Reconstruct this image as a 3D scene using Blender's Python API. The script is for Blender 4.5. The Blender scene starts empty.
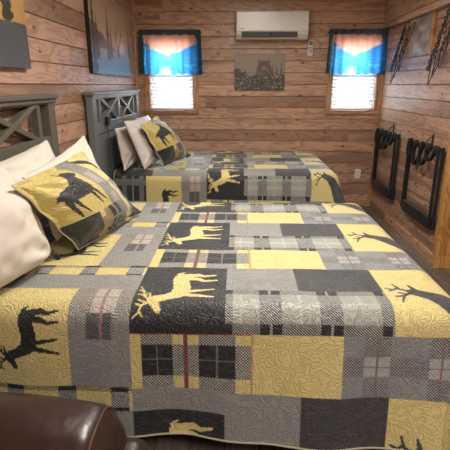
import bpy, bmesh, math, random
import numpy as np
from mathutils import Vector, Matrix, noise

random.seed(7)
PI = math.pi
SC = bpy.context.scene
COL = SC.collection

# ------------------------------------------------------------------ helpers
def lin(c):
    return tuple((x/255/12.92 if x/255 <= .04045 else ((x/255+.055)/1.055)**2.4) for x in c[:3])
def L4(c): return (*lin(c), 1.0)

def link(name, me, mat=None, parent=None, kind=None, smooth=False):
    o = bpy.data.objects.new(name, me); COL.objects.link(o)
    if mat: me.materials.append(mat)
    if parent is not None: o.parent = parent
    if kind: o['kind'] = kind
    if smooth:
        for p in me.polygons: p.use_smooth = True
    return o

def tag(o, label, cat, group=None):
    o['label'] = label; o['category'] = cat
    if group: o['group'] = group
    return o

def thing(name, label, cat, loc=(0, 0, 0), group=None, rot=(0, 0, 0)):
    o = bpy.data.objects.new(name, None); COL.objects.link(o)
    o.empty_display_size = .05
    o.location = loc; o.rotation_euler = rot
    return tag(o, label, cat, group)

class MB:
    """collects shapes into one bmesh"""
    def __init__(self): self.bm = bmesh.new()
    def box(self, lo, hi, bevel=0.0, seg=2, rot=None, about=None):
        b = bmesh.new()
        bmesh.ops.create_cube(b, size=1)
        s = [hi[i]-lo[i] for i in range(3)]; c = Vector([(hi[i]+lo[i])/2 for i in range(3)])
        bmesh.ops.scale(b, vec=s, verts=b.verts)
        if bevel:
            bmesh.ops.bevel(b, geom=list(b.edges), offset=min(bevel, min(s)*.48), segments=seg, affect='EDGES', profile=.5)
        if rot is not None: bmesh.ops.transform(b, matrix=rot.to_4x4(), verts=b.verts)
        bmesh.ops.translate(b, vec=c, verts=b.verts)
        return self._merge(b)
    def _merge(self, b):
        me = bpy.data.meshes.new('t'); b.to_mesh(me); b.free(); self.bm.from_mesh(me); bpy.data.meshes.remove(me); return self
    def bar(self, a, b_, w, d, bevel=.003, up=Vector((0, 0, 1))):
        a = Vector(a); b_ = Vector(b_); v = b_-a; z = v.normalized()
        x = up.cross(z)
        if x.length < 1e-4: x = Vector((1, 0, 0)).cross(z)
        x.normalize(); y = z.cross(x)
        m = Matrix((x, y, z)).transposed()
        c = (a+b_)/2; l = v.length
        return self.box(c-Vector((w/2, d/2, l/2)), c+Vector((w/2, d/2, l/2)), bevel, 2, m)
    def tube(self, pts, r, n=8, cap=True):
        pts = [Vector(p) for p in pts]; rs = r if isinstance(r, (list, tuple)) else [r]*len(pts)
        rings = []; prev = None
        for i, p in enumerate(pts):
            t = (pts[min(i+1, len(pts)-1)]-pts[max(i-1, 0)])
            t = t.normalized() if t.length > 1e-9 else Vector((0, 0, 1))
            if prev is None:
                u = t.orthogonal().normalized()
            else:
                u = prev - t*prev.dot(t)
                u = u.normalized() if u.length > 1e-6 else t.orthogonal().normalized()
            prev = u; w = t.cross(u)
            rings.append([self.bm.verts.new(p+(u*math.cos(2*PI*k/n)+w*math.sin(2*PI*k/n))*rs[i]) for k in range(n)])
        for a, b in zip(rings, rings[1:]):
            for k in range(n): self.bm.faces.new((a[k], a[(k+1) % n], b[(k+1) % n], b[k]))
        if cap:
            self.bm.faces.new(rings[0][::-1]); self.bm.faces.new(rings[-1])
        return self
    def torus(self, c, R, r, axis, n=12, m=6):
        c = Vector(c); ax = Vector(axis).normalized(); u = ax.orthogonal().normalized(); w = ax.cross(u)
        pts = [c+(u*math.cos(2*PI*k/n)+w*math.sin(2*PI*k/n))*R for k in range(n+1)]
        return self.tube(pts, r, m, False)
    def cyl(self, a, b, r, n=16): return self.tube([a, b], r, n)
    def prism(self, poly, axis, a, b):
        """poly of 2-D points extruded along axis (0,1,2) from a to b"""
        def P(q, h):
            l = list(q); l.insert(axis, h); return l
        v0 = [self.bm.verts.new(P(q, a)) for q in poly]; v1 = [self.bm.verts.new(P(q, b)) for q in poly]
        n = len(poly)
        self.bm.faces.new(v0[::-1]); self.bm.faces.new(v1)
        for k in range(n): self.bm.faces.new((v0[k], v0[(k+1) % n], v1[(k+1) % n], v1[k]))
        return self
    def build(self, name, mat, parent=None, kind=None, smooth=False, uv=None):
        bmesh.ops.recalc_face_normals(self.bm, faces=self.bm.faces)
        me = bpy.data.meshes.new(name); self.bm.to_mesh(me); self.bm.free()
        o = link(name, me, mat, parent, kind)
        if smooth:
            for p in me.polygons: p.use_smooth = True
            me.set_sharp_from_angle(angle=math.radians(40))
        if uv: set_uv(me, uv)
        return o

def set_uv(me, f):
    co = np.empty(len(me.vertices)*3, np.float32); me.vertices.foreach_get('co', co); co = co.reshape(-1, 3)
    li = np.empty(len(me.loops), np.int32); me.loops.foreach_get('vertex_index', li)
    uv = np.column_stack(f(co)).astype(np.float32)[li]
    l = me.uv_layers.new(name='UVMap'); l.data.foreach_set('uv', uv.ravel())

def grid_mesh(name, P, uv=None, flip=False):
    """P: (n,m,3) array of points -> quad grid"""
    n, m = P.shape[:2]
    idx = np.arange(n*m).reshape(n, m)
    q = np.stack([idx[:-1, :-1], idx[1:, :-1], idx[1:, 1:], idx[:-1, 1:]], -1).reshape(-1, 4)
    if flip: q = q[:, ::-1]
    me = bpy.data.meshes.new(name)
    me.vertices.add(n*m); me.vertices.foreach_set('co', P.reshape(-1).astype(np.float32))
    me.loops.add(q.size); me.loops.foreach_set('vertex_index', q.reshape(-1).astype(np.int32))
    me.polygons.add(len(q)); me.polygons.foreach_set('loop_start', np.arange(0, q.size, 4, dtype=np.int32))
    me.update(calc_edges=True)
    me.polygons.foreach_set('use_smooth', np.ones(len(q), bool))
    if uv is not None:
        l = me.uv_layers.new(name='UVMap')
        l.data.foreach_set('uv', uv.reshape(-1, 2)[q.reshape(-1)].astype(np.float32).ravel())
    return me

def set_col(me, name, arr):
    a = me.color_attributes.new(name=name, type='FLOAT_COLOR', domain='POINT')
    a.data.foreach_set('color', arr.reshape(-1).astype(np.float32))

# ------------------------------------------------------------------ node helpers
def newmat(name):
    m = bpy.data.materials.new(name); m.use_nodes = True
    nt = m.node_tree; b = nt.nodes['Principled BSDF']
    return m, nt, b
def N(nt, t, **k):
    n = nt.nodes.new(t)
    for a, v in k.items():
        if a.startswith('i_'):
            key = a[2:]
            n.inputs[int(key) if key.isdigit() else key.replace('_', ' ')].default_value = v
        else: setattr(n, a, v)
    return n
def math_(nt, op, a, b=None, c=None, clamp=False):
    n = nt.nodes.new('ShaderNodeMath'); n.operation = op; n.use_clamp = clamp
    for i, x in enumerate((a, b, c)):
        if x is None: continue
        if isinstance(x, (int, float)): n.inputs[i].default_value = x
        else: nt.links.new(x, n.inputs[i])
    return n.outputs[0]
def mix(nt, f, a, b, mode='MIX'):
    n = nt.nodes.new('ShaderNodeMix'); n.data_type = 'RGBA'; n.blend_type = mode
    for i, x in ((0, f), (6, a), (7, b)):
        if isinstance(x, (int, float)): n.inputs[i].default_value = x
        elif isinstance(x, tuple): n.inputs[i].default_value = x
        else: nt.links.new(x, n.inputs[i])
    return n.outputs[2]
def ramp(nt, f, *stops, interp='LINEAR'):
    n = nt.nodes.new('ShaderNodeValToRGB'); n.color_ramp.interpolation = interp
    e = n.color_ramp.elements
    while len(e) < len(stops): e.new(.5)
    for x, (p, c) in zip(e, stops): x.position = p; x.color = c
    nt.links.new(f, n.inputs[0]); return n.outputs[0]

def simple(name, rgb, rough=.5, spec=.5, metal=0, bump=0, bscale=200, var=0.0, coat=0):
    m, nt, b = newmat(name)
    tc = N(nt, 'ShaderNodeTexCoord')
    no = N(nt, 'ShaderNodeTexNoise', i_Scale=bscale, i_Detail=3.0)
    nt.links.new(tc.outputs['Object'], no.inputs['Vector'])
    c = L4(rgb)
    d = tuple(x*(1-var) for x in c[:3])+(1,)
    nt.links.new(mix(nt, no.outputs[0], d, c), b.inputs['Base Color'])
    b.inputs['Roughness'].default_value = rough; b.inputs['Specular IOR Level'].default_value = spec
    b.inputs['Metallic'].default_value = metal; b.inputs['Coat Weight'].default_value = coat
    if bump:
        bp = N(nt, 'ShaderNodeBump', i_Strength=bump, i_Distance=.002)
        nt.links.new(no.outputs[0], bp.inputs['Height']); nt.links.new(bp.outputs[0], b.inputs['Normal'])
    return m

PITCH, ZG = .1345, 1.505
def wood_mat(name, light, dark, knot, planks=True, tint=1.0, rough=.37, blen=2.3):
    """pine boards: uv in metres, u along the board, v across"""
    m, nt, b = newmat(name)
    uv = N(nt, 'ShaderNodeUVMap').outputs[0]
    sx = N(nt, 'ShaderNodeSeparateXYZ'); nt.links.new(uv, sx.inputs[0])
    u, v = sx.outputs[0], sx.outputs[1]
    if planks:
        row = math_(nt, 'FLOOR', math_(nt, 'DIVIDE', math_(nt, 'SUBTRACT', v, ZG), PITCH))
    else:
        row = math_(nt, 'MULTIPLY', 0.0, v)
    wn = N(nt, 'ShaderNodeTexWhiteNoise', noise_dimensions='1D'); nt.links.new(row, wn.inputs['W'])
    seg = math_(nt, 'FLOOR', math_(nt, 'DIVIDE', math_(nt, 'ADD', u, math_(nt, 'MULTIPLY', wn.outputs[0], 6.0)), blen))
    wn2 = N(nt, 'ShaderNodeTexWhiteNoise', noise_dimensions='2D')
    cv = N(nt, 'ShaderNodeCombineXYZ'); nt.links.new(row, cv.inputs[0]); nt.links.new(seg, cv.inputs[1])
    nt.links.new(cv.outputs[0], wn2.inputs['Vector'])
    rnd = wn2.outputs[0]
    # grain coordinates, shifted per board
    gc = N(nt, 'ShaderNodeCombineXYZ')
    nt.links.new(math_(nt, 'ADD', math_(nt, 'MULTIPLY', u, 1.3), math_(nt, 'MULTIPLY', rnd, 37.0)), gc.inputs[0])
    nt.links.new(math_(nt, 'ADD', math_(nt, 'MULTIPLY', v, 7.0), math_(nt, 'MULTIPLY', rnd, 11.0)), gc.inputs[1])
    n1 = N(nt, 'ShaderNodeTexNoise', i_Scale=1.0, i_Detail=2.0, i_Distortion=.4); nt.links.new(gc.outputs[0], n1.inputs['Vector'])
    rings = math_(nt, 'SINE', math_(nt, 'MULTIPLY', n1.outputs[0], 62.0))
    rings = math_(nt, 'POWER', math_(nt, 'ADD', math_(nt, 'MULTIPLY', rings, .5), .5), 2.2)
    gf = N(nt, 'ShaderNodeCombineXYZ')
    nt.links.new(math_(nt, 'MULTIPLY', u, 4.0), gf.inputs[0]); nt.links.new(math_(nt, 'MULTIPLY', v, 160.0), gf.inputs[1])
    n2 = N(nt, 'ShaderNodeTexNoise', i_Scale=1.0, i_Detail=2.0); nt.links.new(gf.outputs[0], n2.inputs['Vector'])
    fac = math_(nt, 'ADD', math_(nt, 'MULTIPLY', rings, .65), math_(nt, 'MULTIPLY', n2.outputs[0], .35), clamp=True)
    col = mix(nt, fac, L4(light), L4(dark))
    # board to board tone
    tone = ramp(nt, rnd, (0, (.62, .57, .53, 1)), (.16, (.88, .85, .82, 1)), (.5, (1, .98, .96, 1)), (1, (1.18, 1.16, 1.12, 1)))
    col = mix(nt, 1.0, col, tone, 'MULTIPLY')
    # heartwood streaks
    hs = N(nt, 'ShaderNodeCombineXYZ')
    nt.links.new(math_(nt, 'ADD', math_(nt, 'MULTIPLY', u, .55), math_(nt, 'MULTIPLY', rnd, 91.0)), hs.inputs[0])
    nt.links.new(math_(nt, 'MULTIPLY', v, 9.0), hs.inputs[1])
    n3 = N(nt, 'ShaderNodeTexNoise', i_Scale=1.0, i_Detail=1.0); nt.links.new(hs.outputs[0], n3.inputs['Vector'])
    streak = ramp(nt, n3.outputs[0], (.56, (0, 0, 0, 1)), (.68, (1, 1, 1, 1)))
    col = mix(nt, math_(nt, 'MULTIPLY', streak, .55), col, L4(knot))
    # knots
    kc = N(nt, 'ShaderNodeCombineXYZ')
    nt.links.new(math_(nt, 'MULTIPLY', u, 3.2), kc.inputs[0]); nt.links.new(math_(nt, 'MULTIPLY', v, 5.5), kc.inputs[1])
    vo = N(nt, 'ShaderNodeTexVoronoi', voronoi_dimensions='2D', i_Scale=1.0); nt.links.new(kc.outputs[0], vo.inputs['Vector'])
    kn = ramp(nt, vo.outputs['Distance'], (.03, (1, 1, 1, 1)), (.10, (0, 0, 0, 1)))
    sc_ = N(nt, 'ShaderNodeSeparateColor'); nt.links.new(vo.outputs['Color'], sc_.inputs[0])
    pick = math_(nt, 'GREATER_THAN', sc_.outputs[0], .62)
    col = mix(nt, math_(nt, 'MULTIPLY', math_(nt, 'MULTIPLY', kn, pick), .85), col, L4((70, 42, 30)))
    nt.links.new(col, b.inputs['Base Color'])
    b.inputs['Roughness'].default_value = rough; b.inputs['Specular IOR Level'].default_value = .5
    bp = N(nt, 'ShaderNodeBump', i_Strength=.12, i_Distance=.002)
    nt.links.new(fac, bp.inputs['Height']); nt.links.new(bp.outputs[0], b.inputs['Normal'])
    return m

def attr_mat(name, attr='col', rough=.7, spec=.3, bump=None, bstr=.2, translucent=0):
    m, nt, b = newmat(name)
    a = N(nt, 'ShaderNodeAttribute', attribute_name=attr)
    nt.links.new(a.outputs['Color'], b.inputs['Base Color'])
    b.inputs['Roughness'].default_value = rough; b.inputs['Specular IOR Level'].default_value = spec
    if bump:
        tc = N(nt, 'ShaderNodeTexCoord')
        no = N(nt, 'ShaderNodeTexNoise', i_Scale=bump, i_Detail=2.0); nt.links.new(tc.outputs['Object'], no.inputs['Vector'])
        bp = N(nt, 'ShaderNodeBump', i_Strength=bstr, i_Distance=.002)
        nt.links.new(no.outputs[0], bp.inputs['Height']); nt.links.new(bp.outputs[0], b.inputs['Normal'])
    if translucent:
        t = N(nt, 'ShaderNodeBsdfTranslucent'); nt.links.new(a.outputs['Color'], t.inputs[0])
        mx = N(nt, 'ShaderNodeMixShader', i_0=translucent)
        nt.links.new(b.outputs[0], mx.inputs[1]); nt.links.new(t.outputs[0], mx.inputs[2])
        nt.links.new(mx.outputs[0], nt.nodes['Material Output'].inputs[0])
    return m

def quilt_mat(name):
    m, nt, b = newmat(name)
    A = N(nt, 'ShaderNodeAttribute', attribute_name='colA'); B = N(nt, 'ShaderNodeAttribute', attribute_name='colB')
    uv = N(nt, 'ShaderNodeUVMap').outputs[0]
    sx = N(nt, 'ShaderNodeSeparateXYZ'); nt.links.new(uv, sx.inputs[0]); u, v = sx.outputs[0], sx.outputs[1]
    tw = math_(nt, 'GREATER_THAN', math_(nt, 'FRACT', math_(nt, 'DIVIDE', math_(nt, 'ADD', u, v), .0105)), .58)
    ch = N(nt, 'ShaderNodeTexChecker', i_Scale=1/.0058); nt.links.new(uv, ch.inputs['Vector'])
    # slot alpha: 0 -> solid A, .5 -> twill, 1 -> houndstooth check
    isck = math_(nt, 'GREATER_THAN', A.outputs['Alpha'], .75)
    ison = math_(nt, 'GREATER_THAN', A.outputs['Alpha'], .25)
    w = math_(nt, 'MULTIPLY', ison, math_(nt, 'ADD', math_(nt, 'MULTIPLY', isck, ch.outputs['Fac']),
              math_(nt, 'MULTIPLY', math_(nt, 'SUBTRACT', 1.0, isck), tw)))
    col = mix(nt, w, A.outputs['Color'], B.outputs['Color'])
    # woven mottling
    n0 = N(nt, 'ShaderNodeTexNoise', i_Scale=420.0, i_Detail=1.0); nt.links.new(uv, n0.inputs['Vector'])
    col = mix(nt, .35, col, ramp(nt, n0.outputs[0], (.3, (.6, .6, .6, 1)), (.7, (1.25, 1.25, 1.25, 1))), 'MULTIPLY')
    nt.links.new(col, b.inputs['Base Color'])
    b.inputs['Roughness'].default_value = .52; b.inputs['Specular IOR Level'].default_value = .5
    b.inputs['Sheen Weight'].default_value = .15
    # meandering quilting lines
    n1 = N(nt, 'ShaderNodeTexNoise', i_Scale=34.0, i_Detail=0.0, i_Distortion=.5); nt.links.new(uv, n1.inputs['Vector'])
    s = math_(nt, 'ABSOLUTE', math_(nt, 'SINE', math_(nt, 'MULTIPLY', n1.outputs[0], 15.0)))
    h = math_(nt, 'POWER', s, .5)
    bp = N(nt, 'ShaderNodeBump', i_Strength=.95, i_Distance=.0032)
    nt.links.new(h, bp.inputs['Height']); nt.links.new(bp.outputs[0], b.inputs['Normal'])
    return m

# ------------------------------------------------------------------ materials
M = {}
M['pine'] = wood_mat('pine_boards', (204, 167, 143), (160, 122, 99), (118, 88, 70))
M['trim'] = wood_mat('pine_trim', (202, 160, 126), (164, 118, 86), (132, 92, 66), planks=False, rough=.4)
M['honey'] = wood_mat('honey_lit_pine_trim', (222, 172, 104), (176, 118, 60), (140, 88, 46), planks=False, rough=.35)  # pine, with the warm light on the end post worked into the tone
M['grey_wood'] = simple('weathered_grey_paint', (106, 99, 86), .5, .4, bump=.3, bscale=60, var=.25)
M['grey_window_lit'] = simple('window_lit_grey_paint', (120, 125, 126), .36, .5, bump=.3, bscale=60, var=.2)  # far headboard: same grey with bluish window light mixed into the colour
M['white_linen'] = simple('white_cotton', (224, 216, 202), .85, .2, bump=.15, bscale=35, var=.05)
M['white_window_lit'] = simple('window_lit_cotton', (226, 216, 208), .85, .2, bump=.15, bscale=35, var=.06)  # far bed's white cotton, cooled in colour for the window light
M['quilt'] = quilt_mat('patchwork_quilt')
M['binding'] = simple('quilt_binding', (200, 192, 165), .8, .2, var=.1)
M['mattress'] = simple('mattress_ticking', (205, 202, 196), .85, .2, var=.05)
M['dark_base'] = simple('dark_bed_base', (34, 31, 30), .7, .3, var=.2)
M['white_vinyl'] = simple('white_vinyl', (235, 236, 236), .4, .5)
M['plastic'] = simple('white_plastic', (226, 220, 212), .28, .5)
M['plastic_dark'] = simple('dark_slot', (30, 28, 27), .5, .4)
M['plastic_grey'] = simple('grey_plastic', (120, 122, 122), .4, .5)
M['screen'] = simple('remote_screen', (120, 132, 124), .2, .5)
M['black'] = simple('black_painted_metal', (40, 42, 44), .38, .5, var=.2)
M['black_strap'] = simple('black_webbing', (30, 31, 34), .6, .4, var=.2)
M['black_fabric'] = simple('black_nylon', (44, 47, 52), .4, .5, bump=.3, bscale=40, var=.3)
M['hanger'] = simple('black_hanger_plastic', (50, 48, 47), .3, .6, var=.2)
M['outlet'] = simple('outlet_plate', (236, 232, 224), .4, .5)
M['canvas_print'] = attr_mat('printed_canvas', rough=.38, spec=.5, bump=600, bstr=.15)
M['canvas_side'] = simple('canvas_edge', (46, 42, 38), .6, .3, var=.3)
M['valance'] = attr_mat('valance_cloth', rough=.8, spec=.2, translucent=.72)
M['bounce_ceiling'] = simple('ceiling_pale_bounce', (214, 200, 180), .8, .2)  # ceiling out of view, made pale to bounce more light

def leather_mat():
    m, nt, b = newmat('brown_leather')
    tc = N(nt, 'ShaderNodeTexCoord')
    n1 = N(nt, 'ShaderNodeTexNoise', i_Scale=5.0, i_Detail=3.0); nt.links.new(tc.outputs['Object'], n1.inputs['Vector'])
    vo = N(nt, 'ShaderNodeTexVoronoi', i_Scale=260.0, feature='DISTANCE_TO_EDGE'); nt.links.new(tc.outputs['Object'], vo.inputs['Vector'])
    nt.links.new(mix(nt, n1.outputs[0], L4((38, 24, 19)), L4((62, 40, 33))), b.inputs['Base Color'])
    b.inputs['Roughness'].default_value = .33; b.inputs['Specular IOR Level'].default_value = .6
    bp = N(nt, 'ShaderNodeBump', i_Strength=.12, i_Distance=.001)
    nt.links.new(vo.outputs['Distance'], bp.inputs['Height'])
    n2 = N(nt, 'ShaderNodeTexNoise', i_Scale=14.0, i_Detail=2.0); nt.links.new(tc.outputs['Object'], n2.inputs['Vector'])
    bp2 = N(nt, 'ShaderNodeBump', i_Strength=.4, i_Distance=.012)
    nt.links.new(n2.outputs[0], bp2.inputs['Height']); nt.links.new(bp.outputs[0], bp2.inputs['Normal'])
    nt.links.new(bp2.outputs[0], b.inputs['Normal'])
    return m
M['leather'] = leather_mat()
M['thread'] = simple('leather_thread', (92, 62, 44), .6, .3)

def floor_mat():
    m, nt, b = newmat('grey_vinyl_planks')
    tc = N(nt, 'ShaderNodeTexCoord')
    mp = N(nt, 'ShaderNodeMapping'); mp.inputs['Rotation'].default_value = (0, 0, PI/2)
    nt.links.new(tc.outputs['Object'], mp.inputs[0])
    br = N(nt, 'ShaderNodeTexBrick', offset=.37, i_Scale=1.0)
    br.inputs['Brick Width'].default_value = 1.2; br.inputs['Row Height'].default_value = .15
    br.inputs['Mortar Size'].default_value = .002
    br.inputs['Color1'].default_value = L4((140, 126, 112)); br.inputs['Color2'].default_value = L4((104, 94, 85)); br.inputs['Mortar'].default_value = L4((34, 30, 28))
    nt.links.new(mp.outputs[0], br.inputs['Vector'])
    mp2 = N(nt, 'ShaderNodeMapping'); mp2.inputs['Scale'].default_value = (60, 2.5, 1)
    nt.links.new(tc.outputs['Object'], mp2.inputs[0])
    n = N(nt, 'ShaderNodeTexNoise', i_Scale=1.0, i_Detail=3.0); nt.links.new(mp2.outputs[0], n.inputs['Vector'])
    col = mix(nt, .8, br.outputs[0], ramp(nt, n.outputs[0], (.3, (.45, .42, .4, 1)), (.7, (1.2, 1.2, 1.2, 1))), 'MULTIPLY')
    nt.links.new(col, b.inputs['Base Color']); b.inputs['Roughness'].default_value = .36
    return m
M['floor'] = floor_mat()

def glass_mat():
    m, nt, b = newmat('window_glass')
    t = N(nt, 'ShaderNodeBsdfTransparent'); t.inputs[0].default_value = (.96, .98, .98, 1)
    g = N(nt, 'ShaderNodeBsdfGlossy'); g.inputs['Roughness'].default_value = .02
    f = N(nt, 'ShaderNodeFresnel', i_IOR=1.3)
    mx = N(nt, 'ShaderNodeMixShader')
    nt.links.new(f.outputs[0], mx.inputs[0]); nt.links.new(t.outputs[0], mx.inputs[1]); nt.links.new(g.outputs[0], mx.inputs[2])
    nt.links.new(mx.outputs[0], nt.nodes['Material Output'].inputs[0])
    return m
M['glass'] = glass_mat()
def slat_mat():
    m, nt, b = newmat('white_blind_slat')
    b.inputs['Base Color'].default_value = L4((238, 240, 242)); b.inputs['Roughness'].default_value = .45
    t = N(nt, 'ShaderNodeBsdfTranslucent'); t.inputs[0].default_value = (.85, .92, .97, 1)
    mx = N(nt, 'ShaderNodeMixShader', i_0=.085)
    nt.links.new(b.outputs[0], mx.inputs[1]); nt.links.new(t.outputs[0], mx.inputs[2])
    nt.links.new(mx.outputs[0], nt.nodes['Material Output'].inputs[0])
    return m
M['slat'] = slat_mat()

# ------------------------------------------------------------------ room shell
XL, XR, YB, YF, ZC = 0.0, 2.97, 5.70, -1.3, 2.52
YE = 3.66                      # where the right wall ends
def board_rect(bm, fix, a0, a1, z0, z1, axis, nrm, depth=.012, g=.009):
    """tongue-and-groove boards with V grooves. axis: 0 boards run along x (wall plane y=fix), 1 along y (plane x=fix)."""
    zs = [(z0, 0)]
    k0 = math.floor((z0-ZG)/PITCH); k1 = math.ceil((z1-ZG)/PITCH)
    for k in range(k0, k1+1):
        z = ZG+k*PITCH
        for dz, d in ((-g/2, 0), (0, depth), (g/2, 0)):
            if z0 < z+dz < z1: zs.append((z+dz, d))
    zs.append((z1, 0))
    def P(a, z, d):
        return (a, fix-nrm*d, z) if axis == 0 else (fix-nrm*d, a, z)
    row = [(bm.verts.new(P(a0, z, d)), bm.verts.new(P(a1, z, d))) for z, d in zs]
    for r, s in zip(row, row[1:]):
        f = (r[0], r[1], s[1], s[0])
        bm.faces.new(f)
def wall(name, fix, axis, nrm, rects, back=.10):
    bm = bmesh.new()
    for (a0, a1, z0, z1) in rects: board_rect(bm, fix, a0, a1, z0, z1, axis, nrm)
    # thickness: slabs behind the boards
    mb = MB(); mb.bm.free(); mb.bm = bm
    for (a0, a1, z0, z1) in rects:
        f0, f1 = sorted((fix-nrm*.0125, fix-nrm*back))
        if axis == 0: mb.box((a0, f0, z0), (a1, f1, z1))
        else: mb.box((f0, a0, z0), (f1, a1, z1))
    me = bpy.data.meshes.new(name); mb.bm.to_mesh(me); mb.bm.free()
    # make the boards face into the room
    o = link(name, me, M['pine'], None, 'structure')
    set_uv(me, (lambda c: (c[:, 0]+3.3, c[:, 2])) if axis == 0 else ((lambda c: (c[:, 1]*1.0+11.7, c[:, 2])) if nrm > 0 else (lambda c: (c[:, 1]+23.1, c[:, 2]))))
    return o
W1 = (.165, .695, 1.21, 2.06)     # window openings x0,x1,z0,z1
W2 = (2.365, 2.895, 1.21, 2.06)
wall('wall_back', YB, 0, -1, [(XL-.1, W1[0], 0, ZC), (W1[1], W2[0], 0, ZC), (W2[1], XR+.115, 0, ZC),
     (W1[0], W1[1], 0, W1[2]), (W1[0], W1[1], W1[3], ZC), (W2[0], W2[1], 0, W2[2]), (W2[0], W2[1], W2[3], ZC)], back=.12)
wall('wall_left', XL, 1, 1, [(YF-.1, YB+.12, 0, ZC)])
wall('wall_right', XR, 1, -1, [(YE, YB+.12, 0, ZC)], back=.115)
wall('wall_front', YF, 0, 1, [(XL, 4.3, 0, ZC)])
wall('wall_light_stop', 4.3, 1, -1, [(YF, YB, 0, ZC)])  # unseen wall added to keep the light inside
wall('wall_hall_end', YE+.06, 0, -1, [(XR+.125, 4.3, 0, ZC)], back=.02)
MB().box((XL-.1, YF-.1, -.08), (4.4, YB+.12, 0)).build('floor', M['floor'], kind='structure')
MB().box((XL-.1, YF-.1, ZC), (4.4, YB+.12, ZC+.08)).build('ceiling', M['bounce_ceiling'], kind='structure', uv=lambda c: (c[:, 0], c[:, 1]))

def trim_box(name, lo, hi, along, mat='trim', bevel=.004):
    ax = {'x': (0, 1, 2), 'y': (1, 0, 2), 'z': (2, 0, 1)}[along]
    off = random.random()*9
    return MB().box(lo, hi, bevel).build(name, M[mat], kind='structure', uv=lambda c: (c[:, ax[0]]+off, c[:, ax[1]]*.7+c[:, ax[2]]*.7+off))
trim_box('baseboard_right', (XR-.018, YE-.02, 0), (XR, YB, .085), 'y')
trim_box('baseboard_back', (XL, YB-.018, 0), (XR-.018, YB, .085), 'x')
trim_box('baseboard_left', (XL, YF, 0), (XL+.018, YB-.018, .085), 'y')
trim_box('trim_1', (XR-.05, YB-.022, .085), (XR-.0, YB, 2.52), 'z')          # corner board, right
trim_box('trim_2', (XL, YB-.02, .085), (XL+.03, YB, 2.52), 'z')               # corner board, left
trim_box('trim_3', (XR-.035, YE-.045, 0), (XR+.14, YE, 2.13), 'z', 'honey', .006)     # post at the end of the right wall, warm light put into its colour
trim_box('trim_4', (XR-.02, YE, .085), (XR, YE+.075, 2.13), 'z', 'honey')
# boxed header along the top of the right wall
bm = bmesh.new(); board_rect(bm, XR-.06, YE-.045, YB-.022, 2.135, ZC, 1, -1)
mb = MB(); mb.bm.free(); mb.bm = bm
mb.box((XR-.047, YE-.045, 2.13), (XR, YB-.022, ZC))
mb.box((XR-.066, YE-.045, 2.118), (XR, YB-.022, 2.14), .003)
me = bpy.data.meshes.new('trim_5'); mb.bm.to_mesh(me); mb.bm.free()
o = link('trim_5', me, M['pine'], None, 'structure'); set_uv(me, lambda c: (c[:, 1]+4, c[:, 2]))

# ------------------------------------------------------------------ windows, blinds, valances
def window(n, W):
    x0, x1, z0, z1 = W
    w = MB()
    for (a, b) in (((x0, z0), (x0+.035, z1)), ((x1-.035, z0), (x1, z1)), ((x0, z0), (x1, z0+.035)), ((x0, z1-.035), (x1, z1)), ((x0, (z0+z1)/2-.02), (x1, (z0+z1)/2+.02))):
        w.box((a[0], YB+.05, a[1]), (b[0], YB+.10, b[1]), .004)
    o = w.build('window_%d' % n, M['white_vinyl'], kind='structure')
    g = MB().box((x0+.03, YB+.075, z0+.03), (x1-.03, YB+.079, z1-.03)).build('pane', M['glass'], o)
    r = MB()   # reveal lining
    r.box((x0-.004, YB-.01, z0), (x0+.004, YB+.06, z1)); r.box((x1-.004, YB-.01, z0), (x1+.004, YB+.06, z1))
    r.box((x0, YB-.01, z1-.004), (x1, YB+.06, z1+.004)); r.box((x0, YB-.01, z0-.004), (x1, YB+.06, z0+.004))
    r.build('reveal', M['trim'], o, uv=lambda c: (c[:, 2], c[:, 0]+c[:, 1]))
    c = MB(); cw = .062
    c.box((x0-cw, YB-.02, z0-.005), (x0, YB, z1+cw), .004); c.box((x1, YB-.02, z0-.005), (x1+cw, YB, z1+cw), .004)
    c.build('casing', M['trim'], o, uv=lambda c: (c[:, 2], c[:, 0]))
    c = MB(); c.box((x0, YB-.02, z1), (x1, YB, z1+cw), .004); c.build('head_casing', M['trim'], o, uv=lambda c: (c[:, 0], c[:, 2]))
    c = MB(); c.box((x0-cw-.01, YB-.035, z0-.048), (x1+cw+.005, YB, z0-.005), .004)
    c.build('sill', M['trim'], o, uv=lambda c: (c[:, 0], c[:, 2]))
window(1, W1); window(2, W2)

def blind(W, label, wand):
    x0, x1, z0, z1 = W
    t = thing('window_blind', label, 'blind', ((x0+x1)/2, YB+.028, z0), 'white slatted window blinds')
    hw = (x1-x0)/2-.008
    s = MB(); n = 20; top = z1-z0-.04
    for k in range(n):
        z = .03+(top-.03)*k/(n-1)
        s.box((-hw, -.025, z-.0012), (hw, .025, z+.0012), rot=Matrix.Rotation(math.radians(54), 3, 'X'))
    s.build('slats', M['slat'], t)
    MB().box((-hw, -.013, .004), (hw, .013, .02), .003).build('bottom_rail', M['white_vinyl'], t)
    MB().box((-hw, -.018, top+.005), (hw, .018, top+.04), .003).build('head_rail', M['white_vinyl'], t)
    MB().cyl((-hw+.05, -.02, .45), (-hw+.05, -.02, top), .0025, 8).build('cord', M['plastic_grey'], t)
    for sx in (-hw+.055, hw-.055): MB().cyl((sx, -.018, .02), (sx, -.018, top), .0012, 6).build('ladder_string', M['white_vinyl'], t)
blind(W1, 'white slatted blind glowing in the left window below its valance', 1)
blind(W2, 'white slatted blind glowing in the right window beside the corner', 1)

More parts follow.
